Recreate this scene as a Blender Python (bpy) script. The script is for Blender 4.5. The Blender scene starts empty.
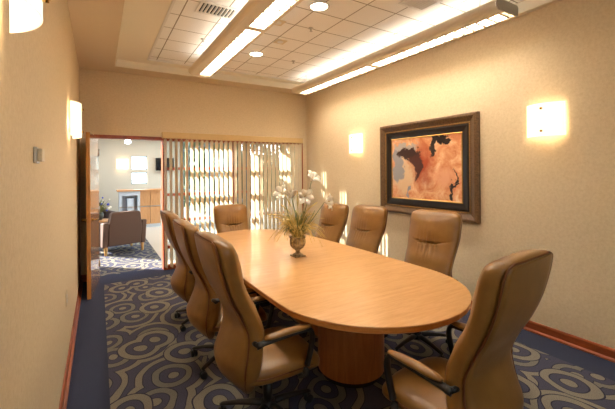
import bpy, bmesh, math, random
from math import sin, cos, pi, radians, sqrt, atan2
from mathutils import Vector, Matrix, noise
random.seed(7)
C = bpy.context.scene.collection
scene = bpy.context.scene

# ------------------------------------------------------------------ camera
cam_d = bpy.data.cameras.new('camera'); cam = bpy.data.objects.new('camera', cam_d); C.objects.link(cam)
cam_d.sensor_fit = 'HORIZONTAL'; cam_d.sensor_width = 36.0
cam_d.lens = 346.6 / 615 * 36.0
cam_d.shift_y = -33.7 / 615
cam_d.clip_start = 0.02; cam_d.clip_end = 300
cam.location = (0, 0, 1.6)
YAW, ROLL = radians(31.15), radians(0.5)
cam.rotation_euler = (Matrix.Rotation(-YAW, 3, 'Z') @ Matrix.Rotation(pi/2, 3, 'X') @ Matrix.Rotation(-ROLL, 3, 'Z')).to_euler()
scene.camera = cam

# ------------------------------------------------------------------ world, sun, exposure
w = bpy.data.worlds.new('world'); scene.world = w; w.use_nodes = True
bg = w.node_tree.nodes['Background']; bg.inputs[0].default_value = (0.80, 0.90, 1.0, 1); bg.inputs[1].default_value = 2.8
sd = bpy.data.lights.new('sun', 'SUN'); sd.energy = 11.0; sd.angle = radians(0.5); sd.color = (1.0, 0.95, 0.88)
sun = bpy.data.objects.new('sun', sd); C.objects.link(sun)
sun.rotation_euler = Vector((1.1, -1.0, -0.62)).to_track_quat('-Z', 'Y').to_euler(); sun.location = (-6, 12, 8)
vs = scene.view_settings
vs.view_transform = 'Standard'; vs.look = 'None'; vs.gamma = 1.0; vs.use_curve_mapping = False; vs.exposure = 1.5
LAMP_DOWN, CEIL_FILL, SCONCE, CAN = 16.0, .95, .5, 12.0

# ------------------------------------------------------------------ materials
def srgb(r, g, b):
    f = lambda c: (c/255/12.92 if c/255 <= .04045 else ((c/255+.055)/1.055)**2.4)
    return (f(r), f(g), f(b), 1)
def mat(name, col, rough=.5, metal=0, spec=.5, emit=None, es=0, coat=0):
    m = bpy.data.materials.new(name); m.use_nodes = True
    b = m.node_tree.nodes['Principled BSDF']
    b.inputs['Base Color'].default_value = col; b.inputs['Roughness'].default_value = rough
    b.inputs['Metallic'].default_value = metal; b.inputs['Specular IOR Level'].default_value = spec
    b.inputs['Coat Weight'].default_value = coat; b.inputs['Coat Roughness'].default_value = .08
    if emit: b.inputs['Emission Color'].default_value = emit; b.inputs['Emission Strength'].default_value = es
    return m
class NT:
    """small helper around a node tree"""
    def __init__(s, m): s.t = m.node_tree; s.b = s.t.nodes['Principled BSDF']
    def n(s, typ, **kw):
        nd = s.t.nodes.new(typ)
        for k, v in kw.items(): setattr(nd, k, v)
        return nd
    def l(s, a, b): s.t.links.new(a, b)
    def obj(s): return s.n('ShaderNodeTexCoord').outputs['Object']
    def mapping(s, vec, scale=(1,1,1), loc=(0,0,0), rot=(0,0,0)):
        m = s.n('ShaderNodeMapping'); m.inputs['Scale'].default_value = scale; m.inputs['Location'].default_value = loc; m.inputs['Rotation'].default_value = rot
        s.l(vec, m.inputs['Vector']); return m.outputs[0]
    def noise(s, vec, scale, detail=3, rough=.5, dist=0):
        n = s.n('ShaderNodeTexNoise'); n.inputs['Scale'].default_value = scale; n.inputs['Detail'].default_value = detail
        n.inputs['Roughness'].default_value = rough; n.inputs['Distortion'].default_value = dist; s.l(vec, n.inputs['Vector']); return n.outputs['Fac']
    def math(s, op, a, b=None, c=None):
        n = s.n('ShaderNodeMath', operation=op)
        for i, v in enumerate((a, b, c)):
            if v is None: continue
            if isinstance(v, (int, float)): n.inputs[i].default_value = v
            else: s.l(v, n.inputs[i])
        return n.outputs[0]
    def ramp(s, fac, stops, interp='LINEAR'):
        r = s.n('ShaderNodeValToRGB'); cr = r.color_ramp; cr.interpolation = interp
        while len(cr.elements) < len(stops): cr.elements.new(.5)
        for e, (p, c) in zip(cr.elements, stops): e.position = p; e.color = c
        s.l(fac, r.inputs[0]); return r.outputs[0]
    def mix(s, fac, a, b, typ='MIX'):
        m = s.n('ShaderNodeMix', data_type='RGBA', blend_type=typ)
        if isinstance(fac, (int, float)): m.inputs[0].default_value = fac
        else: s.l(fac, m.inputs[0])
        for i, v in ((6, a), (7, b)):
            if isinstance(v, tuple): m.inputs[i].default_value = v
            else: s.l(v, m.inputs[i])
        return m.outputs[2]
    def sep(s, vec):
        n = s.n('ShaderNodeSeparateXYZ'); s.l(vec, n.inputs[0]); return n.outputs
    def comb(s, x, y, z=0):
        n = s.n('ShaderNodeCombineXYZ')
        for i, v in enumerate((x, y, z)):
            if isinstance(v, (int, float)): n.inputs[i].default_value = v
            else: s.l(v, n.inputs[i])
        return n.outputs[0]
    def bump(s, h, strength=.3, dist=.01):
        n = s.n('ShaderNodeBump'); n.inputs['Strength'].default_value = strength; n.inputs['Distance'].default_value = dist
        s.l(h, n.inputs['Height']); s.l(n.outputs[0], s.b.inputs['Normal'])
    def color(s, c): s.l(c, s.b.inputs['Base Color'])

def wallpaper(name, c1, c2):
    m = mat(name, c1, .62, spec=.3); t = NT(m); o = t.obj()
    a = t.noise(o, 45, 3, .6); b = t.noise(o, 160, 2, .5)
    f = t.math('ADD', t.math('MULTIPLY', a, .6), t.math('MULTIPLY', b, .4))
    t.color(t.ramp(f, [(.36, c2), (.60, c1)])); t.bump(f, .2, .004); return m
M_wall = wallpaper('wallpaper', srgb(232, 211, 176), srgb(220, 197, 158))
M_lobbywall = mat('lobby_paint', srgb(205, 196, 180), .7, spec=.2)
M_drywall = mat('drywall', srgb(246, 238, 218), .7, spec=.2)
M_soffit = mat('soffit_paint', srgb(228, 210, 182), .7, spec=.2)
# acoustic tile ceiling with scored 0.39 m panels
M_tile = mat('ceiling_tile', srgb(250, 248, 242), .8, spec=.1)
t = NT(M_tile); o = t.sep(t.obj()); P = .39
def groove(t, v, off, half, pitch=P):
    k = t.math('MULTIPLY', t.math('SUBTRACT', v, off), 1/pitch)
    fr = t.math('ABSOLUTE', t.math('SUBTRACT', t.math('FRACT', t.math('ADD', k, 40.5)), .5))
    return t.math('LESS_THAN', fr, half/pitch)
g = t.math('MAXIMUM', groove(t, o[0], 2.31, .006), groove(t, o[1], 3.03, .006))
fn = t.noise(t.obj(), 220, 2)
t.color(t.mix(g, t.ramp(fn, [(.35, srgb(242, 239, 232)), (.6, srgb(254, 252, 247))]), srgb(168, 158, 142)))
t.bump(t.math('SUBTRACT', 1.0, g), .6, .01)

def wood(name, c1, c2, rough, scale=(1, 12, 1), coat=0., spec=.5):
    m = mat(name, c1, rough, coat=coat, spec=spec); t = NT(m)
    v = t.mapping(t.obj(), scale)
    a = t.noise(v, 3.0, 6, .6, .8); b = t.noise(v, 14, 3, .6)
    f = t.math('ADD', t.math('MULTIPLY', a, .7), t.math('MULTIPLY', b, .3))
    t.color(t.ramp(f, [(.35, c2), (.62, c1)])); return m
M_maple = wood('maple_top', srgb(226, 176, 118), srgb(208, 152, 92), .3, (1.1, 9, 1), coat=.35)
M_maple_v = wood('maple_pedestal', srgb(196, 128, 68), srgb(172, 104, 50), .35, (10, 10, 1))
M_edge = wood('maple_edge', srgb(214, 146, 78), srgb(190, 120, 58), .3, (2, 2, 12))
M_frame = wood('cherry_trim', srgb(172, 82, 34), srgb(140, 60, 22), .35, (3, 3, 1))
M_door = wood('door_veneer', srgb(206, 146, 80), srgb(184, 122, 60), .12, (14, 14, 1), coat=.8)
M_base = wood('baseboard_wood', srgb(168, 84, 40), srgb(140, 64, 28), .4, (1, 1, 8))
M_desk = wood('desk_veneer', srgb(214, 158, 106), srgb(196, 138, 88), .4, (8, 8, 1))

def leather(name, c1, c2):
    m = mat(name, c1, .36, spec=.45); t = NT(m); o = t.obj()
    v = t.n('ShaderNodeTexVoronoi'); v.inputs['Scale'].default_value = 320; t.l(o, v.inputs['Vector'])
    a = t.noise(o, 7, 3)
    t.color(t.ramp(a, [(.3, c2), (.7, c1)])); t.bump(v.outputs['Distance'], .12, .002); return m
M_leather = leather('tan_leather', srgb(150, 108, 54), srgb(130, 90, 40))
M_pipe = mat('leather_piping', srgb(112, 62, 26), .5)
M_black = mat('black_plastic', srgb(26, 24, 24), .38)
M_rubber = mat('caster_black', srgb(18, 18, 18), .5)
M_chrome = mat('satin_metal', srgb(190, 186, 178), .3, 1)
M_brass = mat('brass', srgb(196, 160, 90), .25, 1)
M_lightbody = mat('fixture_enamel', srgb(232, 218, 192), .4)
M_louver = mat('louver_white', srgb(190, 182, 168), .35)
M_cap = mat('fixture_end_cap', srgb(190, 178, 156), .45)
WARM = (1.0, .80, .56, 1)
M_lamp = mat('fluorescent_lamp', (1, 1, 1, 1), .5, emit=(1, .91, .79, 1), es=LAMP_DOWN)
M_ceilfill = mat('ceiling_fill_glow', (1, 1, 1, 1), .5, emit=(1, .91, .79, 1), es=CEIL_FILL)  # glow added to brighten the ceiling tiles
M_canlens = mat('downlight_lens', (1, 1, 1, 1), .5, emit=(1, .84, .64, 1), es=CAN)
M_vane = mat('blind_vane', srgb(226, 206, 172), .55, spec=.3)
M_rail = mat('blind_rail', srgb(212, 178, 122), .5)
M_white = mat('white_plastic', srgb(236, 232, 224), .4)
M_dark = mat('duct_shade', srgb(30, 26, 22), .8)
M_plate = mat('beige_plastic', srgb(226, 208, 172), .4)
# opal sconce glass
def opal(name, es, col=WARM):
    m = mat(name, srgb(250, 244, 230), .25, emit=col, es=es); return m
M_opal = opal('opal_glass', SCONCE)
M_bulb = mat('sconce_lamp', (1, 1, 1, 1), .5, emit=WARM, es=16)
M_opal_blue = mat('cobalt_glass', srgb(20, 40, 190), .1, emit=(.05, .12, 1, 1), es=1.5)
def glass(name, tint=(1, 1, 1, 1)):
    m = bpy.data.materials.new(name); m.use_nodes = True; nt = m.node_tree; nt.nodes.clear()
    o = nt.nodes.new('ShaderNodeOutputMaterial'); tr = nt.nodes.new('ShaderNodeBsdfTransparent'); gl = nt.nodes.new('ShaderNodeBsdfGlossy')
    gl.inputs['Roughness'].default_value = .02; tr.inputs[0].default_value = tint
    mx = nt.nodes.new('ShaderNodeMixShader'); mx.inputs[0].default_value = .07; nt.links.new(tr.outputs[0], mx.inputs[1]); nt.links.new(gl.outputs[0], mx.inputs[2])
    nt.links.new(mx.outputs[0], o.inputs[0]); return m
M_glass = glass('window_glass', (.96, .98, .97, 1))

# carpet: overlapping concentric ovals
def carpet():
    m = mat('patterned_carpet', srgb(90, 84, 76), .95, spec=.1); t = NT(m)
    base = t.obj(); v = t.mapping(base, (1.0, 1.0, 1))
    wob = t.noise(v, 2.2, 2)
    sx = t.sep(v); wv = t.comb(t.math('ADD', sx[0], t.math('MULTIPLY', wob, .12)), t.math('ADD', sx[1], t.math('MULTIPLY', wob, -.1)))
    def layer(scale, rnd, loc, rot):
        vo = t.n('ShaderNodeTexVoronoi', voronoi_dimensions='2D'); vo.inputs['Scale'].default_value = scale; vo.inputs['Randomness'].default_value = rnd
        t.l(t.mapping(wv, (1.0, .82, 1), loc, (0, 0, rot)), vo.inputs['Vector']); return vo.outputs['Distance']
    L = srgb(152, 146, 132); D = srgb(88, 88, 108); K = srgb(62, 62, 80); L2 = srgb(138, 134, 124)
    d1 = layer(2.7, .8, (0, 0, 0), 0); d2 = layer(2.05, .95, (3.3, 1.7, 0), .5)
    r1 = t.ramp(d1, [(0, L), (.10, K), (.115, D), (.23, K), (.245, L2), (.37, K), (.39, D), (.54, K), (.555, L), (.67, K), (.685, D)], 'CONSTANT')
    r2 = t.ramp(d2, [(0, L), (.09, K), (.105, D), (.20, K), (.215, L), (.325, K), (.345, D)], 'CONSTANT')
    inner = t.math('LESS_THAN', d2, .345)
    c = t.mix(inner, r1, r2)
    f = t.noise(base, 260, 2, .7)
    t.color(t.mix(.8, c, t.ramp(f, [(.3, (.25, .25, .25, 1)), (.7, (1.25, 1.25, 1.25, 1))]), 'MULTIPLY'))
    t.bump(f, .6, .006); return m
M_carpet = carpet()
M_navy = mat('navy_carpet', srgb(58, 62, 82), .95, spec=.1)
t = NT(M_navy); f = t.noise(t.obj(), 240, 2, .7); t.color(t.ramp(f, [(.3, srgb(44, 48, 66)), (.7, srgb(74, 80, 102))])); t.bump(f, .5, .005)
M_stone = mat('lobby_tile', srgb(214, 204, 190), .25)
M_paving = mat('paving', srgb(140, 136, 126), .8)

# ------------------------------------------------------------------ mesh helpers
def link(o, parent=None):
    C.objects.link(o)
    if parent is not None: o.parent = parent
    return o
def obj(name, bm, m, parent=None, smooth=False, bevel=0, loc=None, seg=2, angle=35):
    bmesh.ops.recalc_face_normals(bm, faces=bm.faces[:])
    me = bpy.data.meshes.new(name); bm.to_mesh(me); bm.free()
    for mm in (m if isinstance(m, (list, tuple)) else [m]): me.materials.append(mm)
    if smooth:
        for p in me.polygons: p.use_smooth = True
    o = bpy.data.objects.new(name, me); link(o, parent)
    if loc: o.location = loc
    if bevel:
        b = o.modifiers.new('bevel', 'BEVEL'); b.width = bevel; b.segments = seg; b.limit_method = 'ANGLE'; b.angle_limit = radians(angle)
    return o
def tag(o, label=None, cat=None, group=None, kind=None):
    if label: o['label'] = label
    if cat: o['category'] = cat
    if group: o['group'] = group
    if kind: o['kind'] = kind
    return o
def thing(name, label, cat, loc=(0, 0, 0), rotz=0, group=None):
    o = bpy.data.objects.new(name, None); C.objects.link(o); o.location = loc; o.rotation_euler = (0, 0, rotz); o.empty_display_size = .05
    return tag(o, label, cat, group)
def struct(name, bm, m, parent=None, **kw):
    o = obj(name, bm, m, parent, **kw)
    if parent is None: o['kind'] = 'structure'
    return o
def box(bm, x0, x1, y0, y1, z0, z1):
    vs_ = [bm.verts.new(p) for p in ((x0,y0,z0),(x1,y0,z0),(x1,y1,z0),(x0,y1,z0),(x0,y0,z1),(x1,y0,z1),(x1,y1,z1),(x0,y1,z1))]
    for f in ((0,3,2,1),(4,5,6,7),(0,1,5,4),(1,2,6,5),(2,3,7,6),(3,0,4,7)): bm.faces.new([vs_[i] for i in f])
    return vs_
def B(*bs):
    bm = bmesh.new()
    for b in bs: box(bm, *b)
    return bm
def rings(bm, rr, closed=True, cap=True):
    prev = None; first = None
    for r in rr:
        cur = [bm.verts.new(p) for p in r]
        if prev:
            n = len(cur)
            for i in range(n if closed else n-1): bm.faces.new((prev[i], prev[(i+1) % n], cur[(i+1) % n], cur[i]))
        else: first = cur
        prev = cur
    if cap and closed: bm.faces.new(first[::-1]); bm.faces.new(prev)
def tube(bm, pts, r, n=8, flat=None, up=(0, 0, 1)):
    """swept tube; r number or list, flat = (rx, rz) multipliers"""
    pts = [Vector(p) for p in pts]; rr = []
    for i, p in enumerate(pts):
        a = pts[max(i-1, 0)]; b = pts[min(i+1, len(pts)-1)]; d = (b-a).normalized()
        u = Vector(up)
        if abs(d.dot(u)) > .95: u = Vector((0, 1, 0)) if abs(d.y) < .9 else Vector((1, 0, 0))
        s = d.cross(u).normalized(); q = s.cross(d).normalized()
        R_ = r[i] if isinstance(r, (list, tuple)) else r
        fx, fz = flat or (1, 1)
        rr.append([p + s*cos(2*pi*k/n)*R_*fx + q*sin(2*pi*k/n)*R_*fz for k in range(n)])
    rings(bm, rr)
def spline(pts, n=6):
    P_ = [Vector(p) for p in pts]; out = []
    for i in range(len(P_)-1):
        p0 = P_[max(i-1, 0)]; p1 = P_[i]; p2 = P_[i+1]; p3 = P_[min(i+2, len(P_)-1)]
        for k in range(n):
            t_ = k/n
            out.append(.5*((2*p1)+(p2-p0)*t_+(2*p0-5*p1+4*p2-p3)*t_**2+(3*p1-p0-3*p2+p3)*t_**3))
    out.append(P_[-1]); return out
def lathe(bm, prof, n=24, cx=0, cy=0, mod=None):
    rr = []
    for (r, z) in prof:
        rr.append([(cx+(r*(1+(mod(a*2*pi/n, z) if mod else 0)))*cos(a*2*pi/n), cy+(r*(1+(mod(a*2*pi/n, z) if mod else 0)))*sin(a*2*pi/n), z) for a in range(n)])
    rings(bm, rr)
def lerp_tab(tab, z):
    if z <= tab[0][0]: return tab[0][1]
    n_ = len(tab)
    for i in range(n_-1):
        (a, va), (b, vb) = tab[i], tab[i+1]
        if z <= b:
            h_ = b-a; u = (z-a)/h_; s0 = (vb-va)/h_
            def slope(j):
                if j == 0 or j == n_-1: return (tab[1][1]-tab[0][1])/(tab[1][0]-tab[0][0]) if j == 0 else (tab[-1][1]-tab[-2][1])/(tab[-1][0]-tab[-2][0])
                p = (tab[j][1]-tab[j-1][1])/(tab[j][0]-tab[j-1][0]); q = (tab[j+1][1]-tab[j][1])/(tab[j+1][0]-tab[j][0])
                return 0 if p*q <= 0 else 2*p*q/(p+q)
            m0, m1 = slope(i)*h_, slope(i+1)*h_
            return (2*u**3-3*u*u+1)*va+(u**3-2*u*u+u)*m0+(3*u*u-2*u**3)*vb+(u**3-u*u)*m1
    return tab[-1][1]
def copy_tree(root, deep=True):
    r = root.copy(); C.objects.link(r)
    for ch in list(root.children):
        c = ch.copy(); C.objects.link(c); c.parent = r
        for g_ in list(ch.children):
            d = g_.copy(); C.objects.link(d); d.parent = c
    return r

XL, XR, YB, YN, HS, HT = -.226, 3.65, 6.07, -2.2, 3.14, 3.25

# ------------------------------------------------------------------ room shell
struct('floor', B((XL-.1, XR+.1, YN-.1, 6.25, -.1, 0)), M_navy)
fld = struct('floor_carpet_field', B((.06, 3.3, YN+.5, 5.74, 0, .004)), M_carpet)
fld.name = 'floor_field'
struct('wall_left', B((XL-.12, XL, YN, 6.25, 0, 3.4)), M_wall)
struct('wall_right', B((XR, XR+.12, YN, 6.25, 0, 3.4)), M_wall)
struct('wall_near', B((XL, .2, YN-.12, YN, 0, 3.4), (1.6, XR, YN-.12, YN, 0, 3.4), (.2, 1.6, YN-.12, YN, 0, 1.7), (.2, 1.6, YN-.12, YN, 2.8, 3.4)), M_wall)
wn0 = bpy.data.objects.new('window_7', None); C.objects.link(wn0); wn0['kind'] = 'structure'  # added high window behind the camera, out of view, for fill daylight
obj('window_frame', B((.2, 1.6, YN-.08, YN-.02, 1.7, 1.76), (.2, 1.6, YN-.08, YN-.02, 2.74, 2.8), (.2, .26, YN-.08, YN-.02, 1.76, 2.74), (1.54, 1.6, YN-.08, YN-.02, 1.76, 2.74)), M_frame, wn0)
obj('window_pane', B((.24, 1.56, YN-.053, YN-.047, 1.74, 2.76)), M_glass, wn0)
struct('wall_far', B((XL, -.05, YB, YB+.13, 0, 3.4), (-.05, 3.55, YB, YB+.13, 2.17, 3.4), (3.55, XR, YB, YB+.13, 0, 3.4)), M_wall)
# ceiling: painted soffit along left and far side, raised drywall border, tile field
struct('ceiling_soffit', B((XL, .225, YN, YB, HS, HT+.15), (.225, XR, 5.72, YB, HS, HT+.15), (XR-.07, XR, YN, 5.72, HS, HT+.15)), M_soffit).name = 'ceiling_soffit'
struct('ceiling', B((.225, .63, YN, 5.72, HT-.012, HT+.1), (.63, XR-.07, 5.5, 5.72, HT-.012, HT+.1)), M_drywall)
struct('ceiling_tiles', B((.63, XR-.07, YN, 5.5, HT, HT+.1)), M_tile)
# thin white lip at the soffit edge
struct('trim_1', B((.215, .235, YN, 5.73, HS-.006, HT-.012), (.235, XR-.07, 5.705, 5.73, HS-.006, HT-.012), (XR-.085, XR-.065, YN, 5.705, HS-.006, HT-.012)), M_drywall, bevel=.003)
# white angle trim at tile field edge
struct('trim_2', B((.62, .645, YN, 5.51, HT-.022, HT-.002), (.645, XR-.085, 5.485, 5.51, HT-.022, HT-.002)), M_white)
# baseboards with quarter-round shoe
def baseboard(name, pts):
    (x0, y0), (x1, y1), nx, ny = pts
    bm = bmesh.new()
    prof = [(0, 0), (.03, 0), (.03, .012), (.022, .022), (.014, .026), (.014, .085), (.008, .098), (0, .1)]
    rings(bm, [[(x+nx*a, y+ny*a, b) for a, b in prof] for x, y in ((x0, y0), (x1, y1))])
    struct(name, bm, M_base)
baseboard('baseboard_right', ((XR, YN), (XR, YB), -1, 0))
baseboard('baseboard_left', ((XL, YN), (XL, YB), 1, 0))
baseboard('baseboard_far', ((XL, YB), (-.06, YB), 0, -1))
baseboard('baseboard_near', ((XL, YN), (XR, YN), 0, 1))

# ------------------------------------------------------------------ door opening + door leaf
struct('trim_3', B((-.05, 0, YB-.02, YB+.15, 0, 2.17), (.905, .955, YB-.02, YB+.15, 0, 2.17), (0, .905, YB-.02, YB+.15, 2.12, 2.17)), M_frame, bevel=.004)
dl = bpy.data.objects.new('door_1', None); C.objects.link(dl); dl['kind'] = 'structure'
dl.location = (.01, YB-.03, 0); dl.rotation_euler = (0, 0, -radians(96))   # local +X runs along the leaf from the hinge
obj('door_leaf', B((0, .905, -.045, 0, .01, 2.11)), M_door, dl, bevel=.003)
bm = bmesh.new()
for s in (.004, -.049):
    sg = 1 if s > 0 else -1
    tube(bm, [(.84, s, 1.0), (.84, s+sg*.012, 1.0)], .027, 16)
    tube(bm, [(.84, s, 1.0), (.84, s+sg*.055, 1.0)], .009, 10)
    tube(bm, [(.845, s+sg*.05, 1.0), (.78, s+sg*.052, 1.0), (.725, s+sg*.047, .998)], [.009, .009, .007], 10)
obj('door_handle', bm, M_brass, dl, smooth=True)
bm = bmesh.new()
for z in (.25, 1.05, 1.9): tube(bm, [(-.004, .004, z-.05), (-.004, .004, z+.05)], .008, 10)
obj('hinge', bm, M_chrome, dl, smooth=True)

# ------------------------------------------------------------------ glazed partition behind the blinds
wn = bpy.data.objects.new('window_1', None); C.objects.link(wn); wn['kind'] = 'structure'; wn.location = (0, 0, 0)
y0, y1 = YB-.02, YB+.08
bm = B((.955, 3.55, y0, y1, 2.11, 2.17), (.955, 3.55, y0, y1, 0, .07), (3.49, 3.55, y0, y1, .07, 2.11), (2.08, 2.125, y0, y1, .07, 2.11))
for z in (1.655, 1.225, .795, .365): box(bm, .955, 2.08, y0, y1, z-.022, z+.022); box(bm, 2.125, 3.49, y0, y1, z-.022, z+.022)
obj('window_frame', bm, M_frame, wn, bevel=.003)
obj('window_pane', B((.96, 3.5, YB+.035, YB+.041, .05, 2.12)), M_glass, wn)

# vertical blinds
vb = thing('vertical_blind', 'beige vertical slat blind hanging across the glazed far wall', 'blinds', (2.17, 5.93, 2.24))
obj('rail_bracket', B((-1.2, -1.16, .03, .125, -.07, -.03)), M_white, vb); obj('rail_bracket', B((1.16, 1.2, .03, .125, -.07, -.03)), M_white, vb)
bm = B((-1.295, 1.295, -.035, .035, -.10, 0))
obj('head_rail', bm, M_rail, vb, bevel=.008)
bm = bmesh.new(); n = 6
al = radians(21)
rr = []
cs = []
for i in range(n+1):
    u = -.0445+.089*i/n; bow = .006*(1-(u/.0445)**2)
    cs.append((u, bow))
def vane_ring(z):
    front = [(u, b+.0006) for u, b in cs]; back = [(u, b-.0006) for u, b in cs[::-1]]
    out = []
    for u, b in front+back:
        # along direction (sin al, -cos al), normal (-cos al, -sin al)
        out.append((u*sin(al)-b*cos(al), -u*cos(al)-b*sin(al), z))
    return out
rings(bm, [vane_ring(-2.175), vane_ring(-.115)])
for z0_, z1_ in ((-.118, -.095),):   # little carrier clip
    box(bm, -.006, .006, -.004, .004, z0_, z1_)
vane0 = obj('slat', bm, M_vane, vb, smooth=False)
NV = 31
for i in range(NV):
    o = vane0 if i == 0 else vane0.copy()
    if i: C.objects.link(o); o.parent = vb
    o.location = (-1.245+.0830*i, 0, 0); o.rotation_euler = (0, 0, radians(random.uniform(-2, 2)))
bm = bmesh.new(); tube(bm, [(1.26, -.03, -.1), (1.262, -.034, -.8), (1.26, -.03, -1.35)], .0025, 6); obj('pull_cord', bm, M_white, vb)

# ------------------------------------------------------------------ ceiling fittings
def linear_light(cx, yn, yf, breaks, label):
    zb, zt = 2.99, 3.09
    L = yf-yn
    r = thing('linear_light', label, 'ceiling light', (cx, yn, zb), 0, None)
    h = zt-zb
    # housing profile: bullnose left and right flank, open trough between lx0 and lx1
    lx0, lx1 = -.035, .125
    prof = []
    for k in range(9): a = pi/2+pi*k/8; prof.append((-.125+.05*cos(a), h/2+h/2*sin(a)))
    prof += [(lx0, 0), (lx0, h-.012), (lx1, h-.012), (lx1, 0), (.15, 0)]
    for k in range(1, 5): a = -pi/2+pi/2*k/4; prof.append((.15+.02*cos(a), .02+.02*sin(a)))
    prof += [(.17, h-.02), (.155, h)]
    bm = bmesh.new(); rings(bm, [[(x, y, z) for x, z in prof] for y in (0, L)], cap=False)
    obj('housing', bm, M_lightbody, r)
    for y in (-.012, L):
        bm = bmesh.new(); out = [(x, z) for x, z in prof if not (lx0-.001 <= x <= lx1+.001)]
        rings(bm, [[(x, y+d, z) for x, z in out] for d in (0, .012)])
        obj('end_cap', bm, M_cap, r, bevel=.003)
    # trough sections: lamps + louver blades
    bm = bmesh.new(); ys = [0.02]+[b for b in breaks]+[L-.02]
    lam = bmesh.new(); sp = bmesh.new()
    for a, b in zip(ys, ys[1:]):
        a += .03; b -= .03
        nb = max(2, round((b-a)/.115))
        for k in range(nb+1):
            y = a+(b-a)*k/nb
            rings(bm, [[(x, y-.012, 0.006), (x, y+.012, 0.006), (x, y+.003, .05), (x, y-.003, .05)] for x in (lx0+.002, lx1-.002)])
        for x in (lx0, lx1): rings(bm, [[(x-.004*s_, yy, .004) for s_ in (-1, 1)]+[(x+.004, yy, .06), (x-.004, yy, .06)] for yy in (a, b)])
        box(lam, lx0+.012, lx1-.012, a, b, .062, .074)
    for b in breaks: box(sp, lx0, lx1, b-.03, b+.03, .004, .085)
    obj('louver', bm, M_louver, r); obj('lamp', lam, M_lamp, r)
    if breaks: obj('joint_cover', sp, M_lightbody, r)
    obj('ceiling_fill_strip', B((-.10, .12, .05, L-.05, h-.008, h+.004)), M_ceilfill, r)  # added glowing strip on the housing top, brightens the ceiling
    for k in range(4):
        bm = bmesh.new(); y = .25+(L-.5)*k/3; tube(bm, [(0, y, h-.02), (0, y, HT-zb)], .006, 8); tube(bm, [(0, y, HT-zb-.012), (0, y, HT-zb)], .04, 14)
        obj('hanger', bm, M_white, r)
    return r
linear_light(1.285, 1.30, 5.08, [1.88], 'long suspended fluorescent light with louvers near the middle of the ceiling')
linear_light(3.13, 1.72, 5.42, [1.80], 'long suspended fluorescent light running close along the right wall')

def can_light(x, y, label):
    r = thing('downlight', label, 'ceiling light', (x, y, HT))
    bm = bmesh.new()
    rr = []
    for rad, z in ((.105, 0), (.105, -.012), (.085, -.014), (.083, -.002), (.083, 0)):
        rr.append([(rad*cos(2*pi*k/28), rad*sin(2*pi*k/28), z) for k in range(28)])
    rings(bm, rr, cap=False); obj('trim_ring', bm, M_white, r, smooth=True)
    bm = bmesh.new(); lathe(bm, [(.083, -.001), (.08, -.008), (.06, -.014), (.03, -.017), (.004, -.018)], 28, mod=lambda a, z: .01*sin(10*a)); obj('lens', bm, M_canlens, r, smooth=True)
    return r
can_light(1.905, 2.90, 'round recessed downlight in the tile ceiling, nearer the camera')
can_light(1.91, 4.52, 'round recessed downlight in the tile ceiling, nearer the far wall')

# supply air grille (upper left of the tiles)
def grille(x, y, w_, d_, n_, label, dark):
    r = thing('air_vent', label, 'vent', (x, y, HT))
    z = -.012
    obj('vent_frame', B((-w_/2, w_/2, -d_/2, -d_/2+.03, z, 0), (-w_/2, w_/2, d_/2-.03, d_/2, z, 0), (-w_/2, -w_/2+.03, -d_/2+.03, d_/2-.03, z, 0), (w_/2-.03, w_/2, -d_/2+.03, d_/2-.03, z, 0)), M_white, r, bevel=.003)
    obj('duct_backing', B((-w_/2+.03, w_/2-.03, -d_/2+.03, d_/2-.03, -.003, 0)), M_dark if dark else M_tile, r)  # thin plate; its dark colour stands in for shade inside the duct
    bm = bmesh.new()
    for k in range(n_):
        xx = -w_/2+.03+(w_-.06)*(k+.5)/n_
        vs_ = box(bm, xx-.004, xx+.004, -d_/2+.03, d_/2-.03, -.014, -.002)
        for v in vs_[:4]: v.co.x += .01
    obj('louver_blade', bm, M_white, r)
grille(1.06, 3.50, .40, .27, 9, 'white slatted air vent in the ceiling left of the middle light', True)
grille(2.72, 2.33, .34, .26, 8, 'white slatted air vent between the middle light and right-hand light', False)
# sprinkler heads and flush ceiling speakers
def sprinkler(x, y, label):
    bm = bmesh.new(); lathe(bm, [(.03, 0), (.03, -.006), (.011, -.01), (.008, -.03), (.018, -.034), (.018, -.038), (.002, -.04)], 14)
    tag(obj('sprinkler', bm, M_chrome, loc=(x, y, HT)), label, 'sprinkler')
sprinkler(1.13, 4.35, 'small sprinkler head in the ceiling beyond the air vent')
sprinkler(2.52, 4.55, 'small sprinkler head between the two long lights')
sprinkler(2.12, 3.40, 'small sprinkler head between the two round downlights')
def plate(x, y, label):
    r = thing('ceiling_sensor', label, 'sensor', (x, y, HT))
    obj('cover_plate', B((-.07, .07, -.07, .07, -.007, 0)), M_plate, r, bevel=.003)
    bm = bmesh.new(); lathe(bm, [(.04, -.007), (.036, -.014), (.004, -.016)], 16); obj('sensor_dome', bm, M_white, r, smooth=True)
plate(2.0, 3.95, 'square plate on a ceiling tile between the two round downlights')
plate(1.72, 3.45, 'square plate on a ceiling tile beside the middle light')

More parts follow.
